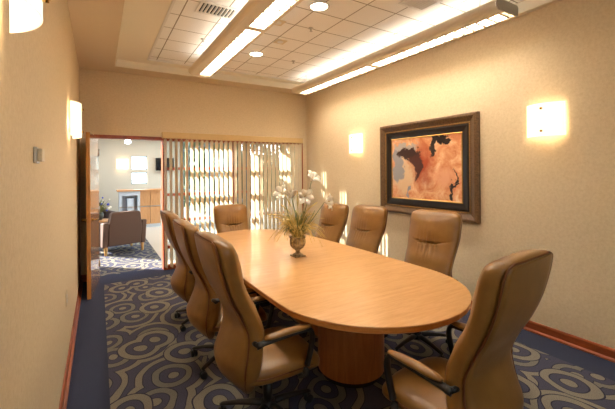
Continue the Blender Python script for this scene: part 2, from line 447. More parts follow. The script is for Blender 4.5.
# ------------------------------------------------------------------ sconces
def sconce(x, y, z, rz, label, es_mat=M_opal, s=1.0, bul_=.075, off=.022):
    """wall at local y=0, panel bulges toward -y"""
    r = thing('wall_sconce', label, 'wall lamp', (x, y, z), rz, 'curved glass wall sconces')
    W, Hh, bul, off = .165*s, .155*s, bul_*s, off
    bm = bmesh.new(); n_ = 14; o_, i_ = [], []
    def row(zz, d):
        return [(-W+2*W*k/n_, -(off+bul*(1-(2*k/n_-1)**2)**.85)-d, zz) for k in range(n_+1)]
    rings(bm, [row(zz, .003)+row(zz, -.003)[::-1] for zz in (-Hh, Hh)])
    obj('glass_shade', bm, es_mat, r, smooth=False)
    bm = bmesh.new(); tube(bm, [(-.09, -.04, -.03), (.09, -.04, -.03)], .012, 10); obj('lamp_tube', bm, M_bulb, r)
    obj('back_plate', B((-.06, .06, -.018, 0, -.11*s, .11*s)), M_chrome, r, bevel=.003)
    for zz in (.105*s, -.105*s):
        bm = bmesh.new(); tube(bm, [(0, -.015, zz), (0, -bul-off-.018, zz)], .004, 8); tube(bm, [(0, -bul-off-.003, zz), (0, -bul-off-.016, zz)], .011, 12)
        obj('finial', bm, M_brass, r, smooth=True)
    return r
sconce(XR, 1.64, 2.06, -pi/2, 'curved white glass sconce on the right wall, nearer the camera')
sconce(XR, 4.465, 2.035, -pi/2, 'curved white glass sconce on the right wall left of the framed painting')
sconce(XL, 3.86, 2.085, pi/2, 'curved white glass sconce on the left wall near the open door')
sconce(XL, 1.085, 2.145, pi/2, 'curved white glass sconce on the left wall cut by the top left corner', off=.022, bul_=.085)

# thermostat + outlet
r = thing('thermostat', 'small beige thermostat on the left wall', 'thermostat', (XL, 1.83, 1.675))
obj('body', B((0, .012, -.042, .042, -.034, .034)), M_chrome, r, bevel=.003)
obj('cover', B((.012, .030, -.034, .034, -.027, .027)), M_plate, r, bevel=.004)
r = thing('wall_outlet', 'beige electrical outlet low on the left wall', 'outlet', (XL, 3.36, .60))
obj('face_plate', B((0, .006, -.036, .036, -.058, .058)), M_plate, r, bevel=.002)
for zz in (.02, -.02):
    bm = bmesh.new(); tube(bm, [(.005, 0, zz), (.009, 0, zz)], .016, 14); obj('socket', bm, M_white, r)

# ------------------------------------------------------------------ framed painting
def painting_mat():
    m = mat('abstract_painting', (1, 1, 1, 1), .35); t = NT(m); o = t.obj(); s = t.sep(o)   # local: y -.53(near)..53(far), z -.42...42
    X_ = t.math('MULTIPLY', s[1], -1.0)      # left of picture = far = +y
    wb = t.math('MULTIPLY', t.math('SUBTRACT', t.noise(o, 3.5, 5, .65), .5), .5)
    wb2 = t.math('MULTIPLY', t.math('SUBTRACT', t.noise(t.mapping(o, (1, 1, 1), (4, 3, 1)), 5, 5, .65), .5), .4)
    px_ = t.math('ADD', X_, wb); pz = t.math('ADD', s[2], wb2)
    base = t.ramp(t.noise(o, 4.5, 6, .7, 1.2), [(.3, srgb(196, 108, 62)), (.43, srgb(222, 146, 98)), (.56, srgb(236, 184, 136)), (.72, srgb(250, 222, 182))])
    def blob(cx, cz, rx, rz, soft=6):
        a = t.math('DIVIDE', t.math('SUBTRACT', px_, cx), rx); b = t.math('DIVIDE', t.math('SUBTRACT', pz, cz), rz)
        d = t.math('SQRT', t.math('ADD', t.math('MULTIPLY', a, a), t.math('MULTIPLY', b, b)))
        n_ = t.n('ShaderNodeMath', operation='MULTIPLY', use_clamp=True); t.l(t.math('SUBTRACT', 1.0, d), n_.inputs[0]); n_.inputs[1].default_value = soft; return n_.outputs[0]
    c = t.mix(t.math('MULTIPLY', blob(-.36, -.1, .22, .42, 2), .9), base, srgb(226, 196, 156))
    c = t.mix(blob(-.43, .08, .10, .28), c, srgb(160, 156, 158))
    c = t.mix(blob(-.30, .30, .22, .06), c, srgb(190, 178, 170))
    c = t.mix(blob(-.02, .02, .24, .36, 1.5), c, srgb(178, 78, 40))
    c = t.mix(blob(-.22, .20, .17, .11, 5), c, srgb(56, 24, 14))
    c = t.mix(blob(-.10, .02, .09, .20, 4), c, srgb(78, 34, 20))
    c = t.mix(blob(.12, .30, .06, .16, 8), c, srgb(40, 24, 16))
    c = t.mix(blob(.28, .37, .14, .05, 8), c, srgb(36, 22, 16))
    c = t.mix(blob(.30, -.12, .18, .14, 1.5), c, srgb(232, 168, 128))
    c = t.mix(blob(.44, -.22, .022, .20, 8), c, srgb(30, 18, 14))
    c = t.mix(blob(-.24, -.33, .03, .08, 8), c, srgb(150, 150, 160))
    t.color(c); return m
r = thing('framed_painting', 'large framed abstract painting in orange and brown on the right wall', 'painting', (XR, 3.085, 1.62))
hw, hh = .775, .625
def frame_ring(w0, w1, prof_m, name, z0, z1, bev=.004, m=None):
    """rectangular ring; w0 outer inset, w1 inner inset, z0/z1 stand-off"""
    bm = bmesh.new()
    a, b = hw-w0, hh-w0; c, d = hw-w1, hh-w1
    P0 = [(-a, -b), (a, -b), (a, b), (-a, b)]; P1 = [(-c, -d), (c, -d), (c, d), (-c, d)]
    for k in range(4):
        o0, o1, i0, i1 = P0[k], P0[(k+1) % 4], P1[k], P1[(k+1) % 4]
        rows = []
        for (f, h_) in prof_m:
            p = [o0[j]+(i0[j]-o0[j])*f for j in (0, 1)]; q = [o1[j]+(i1[j]-o1[j])*f for j in (0, 1)]
            rows.append([(-h_, p[0], p[1]), (-h_, q[0], q[1])])
        rings(bm, [[rw[e] for rw in rows] for e in (0, 1)])
    return obj(name, bm, m, r)
M_fr1 = wood('frame_weathered_wood', srgb(122, 92, 60), srgb(82, 58, 38), .4, (6, 20, 20)); M_fr2 = mat('frame_black', srgb(24, 18, 16), .3); M_gold = mat('frame_gold', srgb(176, 134, 70), .35, .8)
frame_ring(0, .095, [(0, .0), (0, .045), (.12, .062), (.35, .066), (.6, .052), (.85, .04), (1, .036), (1, 0)], 'frame_moulding', 0, 0, m=M_fr1)
bm = bmesh.new()
a, b = hw-.106, hh-.106; pitch_ = .021
def bead(y, z): bmesh.ops.create_icosphere(bm, subdivisions=1, radius=.0085, matrix=Matrix.Translation((-.036, y, z)))
ny, nz = int(2*a/pitch_), int(2*b/pitch_)
for k in range(ny+1):
    for s_ in (-1, 1): bead(-a+2*a*k/ny, s_*b)
for k in range(1, nz):
    for s_ in (-1, 1): bead(s_*a, -b+2*b*k/nz)
obj('bead_moulding', bm, M_gold, r, smooth=True)
frame_ring(.095, .118, [(0, 0), (0, .032), (1, .030), (1, 0)], 'bead_channel', 0, 0, m=M_fr1)
frame_ring(.118, .205, [(0, 0), (0, .030), (.2, .034), (.6, .024), (1, .020), (1, 0)], 'inner_moulding', 0, 0, m=M_fr2)
frame_ring(.205, .219, [(0, 0), (0, .024), (.5, .028), (1, .022), (1, 0)], 'gold_fillet', 0, 0, m=M_gold)
obj('canvas', B((-.018, -.004, -(hw-.215), hw-.215, -(hh-.215), hh-.215)), painting_mat(), r)

# ------------------------------------------------------------------ conference table
tb = thing('conference_table', 'long racetrack-shaped maple conference table in the middle of the room', 'table', (1.72, 3.06, 0))
def outline(inset=0, n_=20):
    pts = []; rn, rf = .725-inset, .655-inset; yn_, yf_ = -1.045, 1.13
    for k in range(n_+1): a = pi+pi*k/n_; pts.append((rn*cos(a), yn_+rn*sin(a)*1.0))
    for k in range(1, 8): u = k/8; pts.append((rn+(rf-rn)*u+.03*sin(pi*u), yn_+(yf_-yn_)*u))
    for k in range(n_+1): a = pi*k/n_; pts.append((rf*cos(a), yf_+rf*sin(a)))
    for k in range(1, 8): u = 1-k/8; pts.append((-(rn+(rf-rn)*u+.03*sin(pi*u)), yn_+(yf_-yn_)*u))
    return pts
bm = bmesh.new(); rings(bm, [[(x, y, z) for x, y in outline(i)] for i, z in ((.010, .7375), (.001, .7385), (.0, .7405), (.003, .7425))])
obj('tabletop', bm, M_maple, tb)
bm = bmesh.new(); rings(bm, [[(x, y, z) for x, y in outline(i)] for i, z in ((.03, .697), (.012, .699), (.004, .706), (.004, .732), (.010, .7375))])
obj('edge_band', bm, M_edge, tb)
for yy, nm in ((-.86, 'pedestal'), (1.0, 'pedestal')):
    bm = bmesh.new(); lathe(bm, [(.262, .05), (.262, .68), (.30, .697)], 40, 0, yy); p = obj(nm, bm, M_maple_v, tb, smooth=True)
    m_ = p.modifiers.new('e', 'EDGE_SPLIT'); m_.split_angle = radians(30)
    bm = bmesh.new(); lathe(bm, [(.235, .005), (.235, .055)], 40, 0, yy); obj('plinth', bm, M_black, p)
bm = B((-.03, .03, -.76, .76, .10, .62)); obj('modesty_panel', bm, M_maple_v, tb)

# ------------------------------------------------------------------ executive chairs
REAR = [(.27, -.185), (.33, -.21), (.40, -.236), (.48, -.244), (.56, -.228), (.66, -.216), (.76, -.25), (.87, -.308), (.97, -.348), (1.07, -.376), (1.21, -.405)]
RBUL = [(.27, .01), (.34, .045), (.42, .078), (.48, .085), (.56, .062), (.68, .022), (.80, .012), (1.21, .008)]
THK = [(.27, .04), (.35, .08), (.42, .11), (.50, .125), (.62, .115), (.75, .115), (.95, .122), (1.12, .128), (1.18, .118), (1.21, .09)]
WID = [(.27, .10), (.31, .145), (.37, .195), (.43, .232), (.50, .246), (.62, .235), (.72, .222), (.85, .230), (1.0, .243), (1.14, .245), (1.175, .238), (1.195, .226), (1.21, .20)]
def make_chair(name, label):
    r = thing(name, label, 'chair')
    # backrest
    bm = bmesh.new(); rr = []; N = 120; zs = []
    z = .27
    while z < 1.205: zs.append(z); z += (.005 if .86 < z < .99 else .0145 if z < 1.15 else .007)
    zs.append(1.21)
    def sec(zz, sw=1.0, st=1.0):
        wv_, th, ry = lerp_tab(WID, zz)*sw*1.05, lerp_tab(THK, zz)*st, lerp_tab(REAR, zz); out = []
        for k in range(N):
            a = 2*pi*k/N; fr_ = k < N//2; q = (1-4*k/N) if fr_ else (4*k/N-3)
            cx_ = .45*q+.55*sin(pi/2*q); sy = (1-min(1, abs(cx_))**(3.2 if fr_ else 5))**(1/2.6 if fr_ else 1/4)*(1 if fr_ else -1)
            x = wv_*cx_; y = ry+th/2+th/2*sy
            fx = x/.24; cen = max(0, 1-fx*fx)
            if sin(a) > .02:                              # front face: cushion details
                y += .020*cen*min(1, max(0, (zz-.4)/.08))*(1 - max(0, (zz-1.12)/.10))
                d = zz-.93-.012*(x/.12)**2
                y -= .024*math.exp(-(d/.008)**2)*max(0, 1-abs(x/.125)**4) + .006*math.exp(-(d/.010)**2)*cen   # crease
                pl = math.exp(-(abs(d)/.075)**1.2)*max(0, 1-(x/.12)**2)
                y += .013*pl*sin(x*165+(1.2 if d > 0 else 0)+4*d)
                y += (.012*math.exp(-((zz-1.04)/.06)**2) + .010*math.exp(-((zz-.82)/.06)**2))*cen
            else: y -= lerp_tab(RBUL, zz)*cen**.8*.5
            out.append((x, y, zz))
        return out
    for zz in zs: rr.append(sec(zz))
    top = sec(1.21, .86, .5); rr.append([(x, y, 1.218) for x, y, _ in top])
    rings(bm, rr); bk = obj('backrest', bm, M_leather, r, smooth=True)
    # piping round the rear panel and rear panel itself
    def edgept(zz, s_): wv_, ry, th = lerp_tab(WID, zz)*1.05, lerp_tab(REAR, zz), lerp_tab(THK, zz); return (s_*wv_*.935, ry+.002, zz)
    left = [edgept(zz, -1) for zz in zs[2:-1:2]]; right = [edgept(zz, 1) for zz in zs[2:-1:2]]
    zt_ = 1.213; mid = [(lerp_tab(WID, 1.205)*.98*u, lerp_tab(REAR, 1.205)+.002-.008*(1-u*u), zt_) for u in (-.85, -.5, 0, .5, .85)]
    mb = [(.9*.11*u, REAR[0][1]+.002, .272) for u in (.8, 0, -.8)]
    bm = bmesh.new(); loop = left+mid+right[::-1]+mb+[left[0]]; tube(bm, loop, .0048, 6); obj('piping', bm, M_pipe, bk, smooth=True)
    bm = bmesh.new(); rr = []
    for zz in zs[2:-1]:
        wv_, ry = lerp_tab(WID, zz)*1.05, lerp_tab(REAR, zz); row = []
        for k in range(13): u = -1+2*k/12; row.append((u*wv_*.90, ry-.004-lerp_tab(RBUL, zz)*(1-u*u)**.8, zz))
        back = [(x, y+.012, z_) for x, y, z_ in row[::-1]]; rr.append(row+back)
    rings(bm, rr); obj('rear_panel', bm, M_leather, r, smooth=True)
    # seat cushion
    bm = bmesh.new(); rr = []; ns = 26
    for k in range(ns+1):
        u = k/ns; y = -.235+.515*u
        env = (1-abs(2*u-1)**5)**.5 if 0 < u < 1 else 0.15
        wv_ = (.235+.025*sin(pi*u*.9))*(.75+.25*env); th = .125*(.35+.65*env); zc = .418-.035*max(0, (u-.72)/.28)**2-.008*(1-u)
        ring_ = []
        for j in range(40):
            a = 2*pi*j/40; e = 2/3.4
            cx_ = abs(cos(a))**e*(1 if cos(a) >= 0 else -1); sz_ = abs(sin(a))**e*(1 if sin(a) >= 0 else -1)
            zz = zc+th/2*sz_ + (.014*(1-cx_*cx_) if sin(a) > 0 else 0)
            ring_.append((wv_*cx_, y, zz))
        rr.append(ring_)
    rings(bm, rr); st = obj('seat', bm, M_leather, r, smooth=True)
    bm = bmesh.new()
    loop = []
    for k in range(41):
        a = 2*pi*k/40; cx_ = abs(cos(a))**.5*(1 if cos(a) >= 0 else -1); sy = abs(sin(a))**.5*(1 if sin(a) >= 0 else -1)
        loop.append((.262*cx_, .02+.255*sy, .415-.03*max(0, sy)**3))
    tube(bm, loop, .004, 6); obj('seat_piping', bm, M_pipe, st, smooth=True)
    # armrests
    for s_ in (-1, 1):
        x = s_*.283
        bm = bmesh.new(); pts = spline([(s_*.26, .085, .372), (s_*.285, .11, .385), (x, .125, .42), (x, .155, .52), (x, .168, .60), (x, .15, .645), (x, .10, .652), (x, -.02, .648), (x, -.14, .64), (x*.985, -.180, .632)], 5)
        tube(bm, pts, [.016 if i < 6 else .019 for i in range(len(pts))], 10, flat=(1.15, .75)); 
        tube(bm, [(x, -.165, .635), (x*.985, -.190, .630)], [.019, .019], 12)
        tube(bm, [(x*.985, -.180, .632), (s_*.215, -.19, .628)], .014, 10)
        af = obj('arm_frame', bm, M_black, r, smooth=True)
        bm = bmesh.new(); pp = []
        for k in range(11): u = k/10; pp.append((x, .155-.30*u, .672-.004*u-.006*(1-sin(pi*u))))
        tube(bm, pp, [.012, .020, .024, .026, .026, .026, .026, .026, .025, .021, .012], 12, flat=(1.15, .62)); obj('arm_pad', bm, M_leather, af, smooth=True)
    # mechanism, column, base, casters
    obj('tilt_mechanism', B((-.09, .09, -.14, .12, .318, .362), (-.03, .03, -.26, -.12, .325, .355)), M_black, r, bevel=.01)
    bm = bmesh.new(); lathe(bm, [(.03, .10), (.03, .22), (.02, .225), (.02, .325)], 18); obj('gas_column', bm, M_black, r, smooth=True)
    bs = bmesh.new(); lathe(bs, [(.045, .07), (.05, .085), (.045, .12), (.03, .125)], 20)
    for k in range(5):
        a = 2*pi*k/5+.3; ca, sa = cos(a), sin(a)
        tube(bs, [(ca*d_, sa*d_, z_) for d_, z_ in ((.02, .098), (.10, .100), (.20, .092), (.30, .076), (.318, .07))], [.026, .024, .020, .016, .012], 10, flat=(1, .8))
    bso = obj('star_base', bs, M_black, r, smooth=True)
    for k in range(5):
        a = 2*pi*k/5+.3; b_ = a+random.uniform(-1, 1); bm = bmesh.new(); cx_, cy_ = .305*cos(a), .305*sin(a)
        for s_ in (-1, 1):
            d = Vector((-sin(b_), cos(b_), 0)); c0 = Vector((cx_, cy_, .027))
            tube(bm, [c0+d*s_*.006, c0+d*s_*.009, c0+d*s_*.022, c0+d*s_*.026], [.024, .027, .027, .020], 16)
        tube(bm, [(cx_, cy_, .027), (cx_, cy_, .078)], .008, 8)
        obj('caster', bm, M_rubber, bso, smooth=True)
    return r
ch0 = make_chair('office_chair', 'x')
FW = lambda fx, fy: atan2(-fx, fy)     # rotation so that local +Y points to (fx,fy)
chairs = [
 ((.93, 2.06), (1, 0), 0, 'tan leather office chair seen from behind, nearest of the three on the left'),
 ((.94, 2.89), (1, -.02), -.02, 'tan leather office chair, middle of the three along the left of the table'),
 ((.97, 3.80), (1, -.02), -.03, 'tan leather office chair on the left of the table, nearest the doorway'),
 ((1.71, 4.73), (.03, -1.0), -.12, 'tan leather office chair at the far head of the table before the blinds'),
 ((2.50, 3.95), (-.98, -.08), -.09, 'tan leather office chair partly hidden behind the flower arrangement'),
 ((2.49, 3.19), (-.98, -.12), -.055, 'tan leather office chair, middle of the three along the right wall'),
 ((2.47, 2.19), (-.98, -.17), -.025, 'tan leather office chair with pleated back in front of the painting'),
 ((1.565, 1.18), (-.09, .99), 0, 'tan leather office chair at the near head of the table, back to camera'),
]
for i, (p, f, dz, lab) in enumerate(chairs):
    c = ch0 if i == 0 else copy_tree(ch0)
    c.location = (p[0], p[1], .004); c.rotation_euler = (0, 0, FW(*f)); c['label'] = lab; c['group'] = 'office chairs round the conference table'
    if dz:                                   # seat lowered on its gas column
        for k in c.children:
            if not k.name.startswith(('star_base', 'gas_column')): k.location.z += dz
            if k.name.startswith('gas_column'): k.scale.z = (0.335+dz)/.335

# ------------------------------------------------------------------ flowers in urn
M_urn = mat('urn_stone', srgb(150, 128, 92), .7); t = NT(M_urn); f = t.noise(t.obj(), 30, 4, .6); t.color(t.ramp(f, [(.35, srgb(112, 92, 62)), (.65, srgb(186, 166, 128))])); t.bump(f, .4, .004)
M_petal = mat('lily_petal', srgb(252, 244, 226), .5); M_stem = mat('flower_stem', srgb(96, 110, 44), .6); M_leafg = mat('green_leaf', srgb(118, 120, 56), .5)
M_grass = mat('dried_grass', srgb(206, 176, 96), .7); M_yel = mat('stamen', srgb(222, 170, 60), .6)
VX, VY, VZ = 1.715, 3.04, .7425
urn = thing('urn_vase', 'small fluted stone urn standing on the conference table', 'vase', (VX, VY, VZ))
bm = bmesh.new(); lathe(bm, [(.02, .03), (.022, .055), (.03, .068), (.055, .085), (.072, .11), (.078, .14), (.076, .17), (.070, .18), (.084, .192), (.086, .2), (.072, .2), (.066, .181)], 48, mod=lambda a, z: .035*cos(16*a) if .07 < z < .175 else 0)
obj('bowl', bm, M_urn, urn, smooth=True)
bm = bmesh.new(); lathe(bm, [(.052, .012), (.05, .022), (.028, .034), (.02, .045)], 32); bmesh.ops.create_cube(bm, size=1, matrix=Matrix.Translation((0, 0, .006))@Matrix.Diagonal((.115, .115, .012, 1)))
obj('foot', bm, M_urn, urn)
fa = thing('flower_arrangement', 'artificial white lilies and dried grasses in the stone urn', 'flowers', (VX, VY, VZ+.16))
rnd = random.Random(3)
def lily(bm_p, c, d, s=1.0):
    d = Vector(d).normalized(); u = d.orthogonal().normalized(); v = d.cross(u)
    for k in range(6):
        a = 2*pi*k/6+rnd.uniform(-.15, .15); e = u*cos(a)+v*sin(a); side = d.cross(e)
        L_ = rnd.uniform(.048, .062)*s; rows = []
        for j in range(7):
            q = j/6; wd = .024*s*sin(pi*min(1, q*.9+.08))**.8; p = Vector(c)+d*(.045*s*sin(q*1.9))+e*(L_*q**1.15+.004)
            rows.append([p-side*wd, p+d*(-.004), p+side*wd, p+d*.002+d*(-.004)])
        rings(bm_p, rows)
cent = Vector((0, 0, 0))
def stalk(base, tip, bend, n_=5):
    b_, t_ = Vector(base), Vector(tip); m_ = (b_+t_)/2+Vector(bend); return spline([b_, b_.lerp(m_, .55)+Vector(bend)*.2, m_, t_], n_)
rX = Vector((cos(YAW), -sin(YAW), 0))     # sideways across the bouquet
flowers = [(rX*-.155+Vector((0, -.02, .465)), (-.7, -.5, .35)), (rX*.04+Vector((0, -.06, .44)), (-.3, -.9, .15)), (rX*.145+Vector((0, 0, .60)), (.1, -.6, .6)), (rX*.265+Vector((0, -.02, .385)), (.5, -.8, .1)), (rX*-.05+Vector((.03, .07, .42)), (.2, .3, .8))]
for i, (tip, d) in enumerate(flowers):
    bm = bmesh.new(); base = (rnd.uniform(-.03, .03), rnd.uniform(-.03, .03), .024)
    pts = stalk(base, tip, (tip.x*.15, tip.y*.1, .05)); tube(bm, pts, .0038, 6)
    so = obj('flower_stem', bm, M_stem, fa, smooth=True)
    bm = bmesh.new(); lily(bm, tip, d, 1.45); obj('lily_bloom', bm, M_petal, so, smooth=True)
    bm = bmesh.new(); dd = Vector(d).normalized()
    for k in range(4): e = Vector((rnd.uniform(-.012, .012), rnd.uniform(-.012, .012), rnd.uniform(-.012, .012))); tube(bm, [tip, Vector(tip)+dd*.05+e], .002, 5)
    obj('stamen', bm, M_yel, so)
def blade(bm, base, tip, bend, wd):
    pts = stalk(base, tip, bend, 4); n_ = len(pts); rows = []
    for i, p in enumerate(pts):
        a = pts[min(i+1, n_-1)]-pts[max(i-1, 0)]; s_ = a.cross(Vector((0, 0, 1)))
        s_ = s_.normalized() if s_.length > 1e-5 else Vector((1, 0, 0)); w_ = wd*sin(pi*min(1, .12+.86*i/n_))
        nn = a.cross(s_).normalized()*.0008
        rows.append([p-s_*w_, p+nn+Vector((0, 0, -w_*.4)), p+s_*w_, p-nn-Vector((0, 0, -.0005+w_*.4))])
    rings(bm, rows)
bm = bmesh.new(); bg_ = bmesh.new(); bd = bmesh.new()
for i in range(70):
    a = rnd.uniform(0, 2*pi); R_ = rnd.uniform(.08, .22); h_ = rnd.uniform(.06, .32)
    blade(bg_, (rnd.uniform(-.03, .03), rnd.uniform(-.03, .03), .024), (R_*cos(a), R_*sin(a), h_), (R_*.25*cos(a), R_*.25*sin(a), .07), rnd.uniform(.004, .012))
obj('leaf_foliage', bg_, M_leafg, fa, smooth=True)['kind'] = 'stuff'
for i in range(180):                           # fine dried grass
    a = rnd.uniform(0, 2*pi); R_ = rnd.uniform(.10, .33); h_ = rnd.uniform(-.02, .30)-max(0, R_-.25)*.6
    pts = stalk((rnd.uniform(-.03, .03), rnd.uniform(-.03, .03), .024), (R_*cos(a), R_*sin(a), h_), (R_*.15*cos(a), R_*.15*sin(a), .10), 3)
    tube(bm, pts, [.0018]*(len(pts)-1)+[.0008], 4)
    if i % 3 == 0:
        for k in range(3, len(pts)):
            for s_ in (-1, 1): tube(bm, [pts[k], pts[k]+Vector((rnd.uniform(-.02, .02), rnd.uniform(-.02, .02), .012*s_))], .0012, 3)
obj('dried_grass', bm, M_grass, fa)['kind'] = 'stuff'
for i, (tx, tz, hk) in enumerate([(-.30, .26, -.07), (.02, .50, .0), (-.16, .36, -.06), (.22, .38, .05), (-.12, .47, .02)]):   # feathery plumes
    tip = rX*tx+Vector((0, .03, tz)); pts = stalk((0, 0, .024), tip, (0, 0, .1), 5); n_ = len(pts)
    tube(bd, pts, [.0025 if k < n_*.6 else .0065 for k in range(n_-1)]+[.002], 6)
obj('grass_plume', bd, M_grass, fa, smooth=True)

# ------------------------------------------------------------------ lobby beyond the door
LX0, LX1, LY = -1.9, 2.45, 12.3
struct('floor_lobby', B((-1.72, LX1, 6.25, 12.5, -.1, 0)), M_carpet)
bm = bmesh.new(); v_ = [bm.verts.new(p) for p in ((.98, 6.3, .004), (2.44, 6.3, .004), (2.44, 12.3, .004), (.98, 12.3, .004), (.98, 6.3, .001), (2.44, 6.3, .001), (2.44, 12.3, .001), (.98, 12.3, .001))]
for q in ((0, 1, 2, 3), (7, 6, 5, 4), (0, 4, 5, 1), (1, 5, 6, 2), (2, 6, 7, 3), (3, 7, 4, 0)): bm.faces.new([v_[k] for k in q])
struct('floor_tile_path', bm, M_stone)
# far wall with square windows
wins = [(-.16, .32), (.90, 1.37)]; wz = [(.95, 1.60), (1.66, 2.12)]
wz = [(1.22, 1.60), (1.68, 2.12)]
bm = bmesh.new(); xs = [-1.72, .90, 1.37, LX1]
for i in range(3):
    if i == 1:
        zz = 0
        for a, b in wz: box(bm, xs[i], xs[i+1], LY, LY+.2, zz, a); zz = b
        box(bm, xs[i], xs[i+1], LY, LY+.2, zz, 5.2)
    else: box(bm, xs[i], xs[i+1], LY, LY+.2, 0, 5.2)
struct('wall_lobby', bm, M_lobbywall)
M_wf = mat('window_frame_blue', srgb(96, 130, 150), .4)
k = 2
for i in (1,):
    for a, b in wz:
        wo = bpy.data.objects.new('window_%d' % k, None); C.objects.link(wo); wo['kind'] = 'structure'; k += 1
        x0, x1 = xs[i], xs[i+1]
        obj('window_frame', B((x0, x1, LY+.08, LY+.12, a, a+.025), (x0, x1, LY+.08, LY+.12, b-.025, b), (x0, x0+.025, LY+.08, LY+.12, a+.025, b-.025), (x1-.025, x1, LY+.08, LY+.12, a+.025, b-.025)), M_wf, wo)
        obj('window_pane', B((x0+.02, x1-.02, LY+.098, LY+.102, a+.02, b-.02)), M_glass, wo)
struct('ceiling_lobby', B((-.3, LX1+.1, 9.4, LY+.2, 2.62, 2.75)), M_tile)
struct('ceiling_bulkhead', B((-.3, LX1+.1, 9.3, 9.4, 2.62, 5.2), (-.4, -.3, 9.3, LY, 2.62, 5.2)), M_lobbywall)  # upper part out of view, cut short so the sun passes beside it
struct('ceiling_sun_clearance', B((-1.72, LX1+.1, 6.2, LY+.2, 5.2, 5.3)), M_drywall)  # unseen roof, raised to a made-up height so the low sun gets under
ww = []
for ya, yb, za, zb_ in ((8.36, 9.36, .9, 4.5), (9.5, 9.82, .9, 4.25), (10.0, 10.4, 4.05, 4.75)): ww.append((ya, yb, za, zb_))  # unseen openings, added and sized to steer the sun onto the slats
bl = [(-1.72, -1.6, 6.2, 8.36, 0, 5.2)]; yc = 8.36
for ya, yb, za, zb_ in ww:
    if ya > yc: bl.append((-1.72, -1.6, yc, ya, 0, 5.2))
    bl += [(-1.72, -1.6, ya, yb, 0, za), (-1.72, -1.6, ya, yb, zb_, 5.2)]; yc = yb
bl.append((-1.72, -1.6, yc, LY+.2, 0, 5.2))
struct('wall_lobby_sun_slots', B(*bl), M_lobbywall)
struct('wall_lobby_side', B((-1.72, XL-.12, 6.2, 6.3, 0, 5.2), (XL-.12, XR+.12, 6.2, 6.3, 3.3, 5.2)), M_lobbywall)
# right-hand glazed outer wall of the lobby
wg = bpy.data.objects.new('window_6', None); C.objects.link(wg); wg['kind'] = 'structure'
bm = bmesh.new()
for y in (6.35, 7.6, 8.9, 10.2, 11.4, 12.24): box(bm, LX1-.03, LX1+.03, y-.025, y+.025, 0, 3.0)
for z in (.06, 1.02, 2.3, 2.97): box(bm, LX1-.028, LX1+.028, 6.35, 12.24, z-.03, z+.03)
obj('window_frame', bm, M_wf, wg)
obj('window_pane', B((LX1-.003, LX1+.003, 6.35, 12.24, .06, 2.97)), M_glass, wg)
struct('trim_4', B((LX1-.05, LX1+.05, 6.3, LY, 3.0, 5.2)), M_lobbywall)

# armchairs
M_fab = mat('brown_upholstery', srgb(104, 82, 70), .8, spec=.3); M_feet = mat('light_wood_foot', srgb(206, 160, 96), .4)
def armchair(name, loc, rz, label, m=M_fab):
    r = thing(name, label, 'armchair', loc, rz)       # faces local +Y
    bm = bmesh.new()
    prof = [(-.30, .17), (.30, .17), (.31, .5), (.27, .80), (.24, .83), (-.24, .83), (-.27, .80), (-.31, .5)]
    rings(bm, [[(x, -.36-(z-.17)*.13+d, z) for x, z in prof] for d in (0, .15)]); obj('backrest', bm, m, r, bevel=.03, seg=3, angle=25)
    for s_ in (-1, 1):
        bm = bmesh.new(); x0, x1 = sorted((s_*.30, s_*.40))
        rings(bm, [[(x, -.34, .15), (x, .34, .15), (x, .36, .57), (x, -.02, .61), (x, -.42, .64)] for x in (x0, x1)]); obj('arm', bm, m, r, bevel=.025, seg=3, angle=25)
    obj('seat', B((-.30, .30, -.26, .36, .17, .44)), m, r, bevel=.04, seg=3)
    for sx in (-.34, .34):
        for sy in (-.32, .30):
            bm = bmesh.new(); tube(bm, [(sx, sy, .0), (sx, sy, .16)], [.022, .034], 10); obj('foot', bm, M_feet, r)
    return r
armchair('armchair', (.36, 8.09, .0), radians(15), 'brown upholstered lobby armchair seen from behind through the doorway')
armchair('armchair', (.02, 10.0, .0), radians(-150), 'dark brown lobby armchair behind the blue and white flowers', mat('dark_upholstery', srgb(70, 52, 46), .8))
# side table with flowers
r = thing('side_table', 'small round side table in the lobby under the flower vase', 'table', (.02, 9.05, 0))
bm = bmesh.new(); lathe(bm, [(.24, .50), (.25, .51), (.25, .53), (.24, .54)], 28); obj('tabletop', bm, M_desk, r)
bm = bmesh.new(); lathe(bm, [(.17, 0), (.16, .02), (.03, .04), (.03, .50)], 20); obj('pedestal', bm, M_black, r)
r = thing('potted_flowers', 'blue and white flowers in a dark pot on the lobby side table', 'flowers', (.02, 9.05, .54))
bm = bmesh.new(); lathe(bm, [(.05, 0), (.08, .06), (.085, .12), (.07, .16)], 20); obj('pot', bm, mat('pot_glaze', srgb(60, 66, 60), .3), r, smooth=True)
bm = bmesh.new(); bb = bmesh.new(); bw = bmesh.new()
for i in range(60):
    a = rnd.uniform(0, 2*pi); R_ = rnd.uniform(.04, .24); h_ = rnd.uniform(.16, .5); blade(bm, (0, 0, .12), (R_*cos(a), R_*sin(a), h_), (0, 0, .05), .016)
    if i % 2: bmesh.ops.create_icosphere(bb if i % 4 == 1 else bw, subdivisions=1, radius=rnd.uniform(.02, .035), matrix=Matrix.Translation((R_*cos(a), R_*sin(a), h_)))
blade(bm, (0, 0, .12), (.05, 0, .82), (.0, 0, .05), .008)
obj('leaves', bm, M_leafg, r)['kind'] = 'stuff'; obj('blue_blossom', bb, mat('blue_petal', srgb(50, 70, 190), .6), r)['kind'] = 'stuff'; obj('white_blossom', bw, M_petal, r)['kind'] = 'stuff'

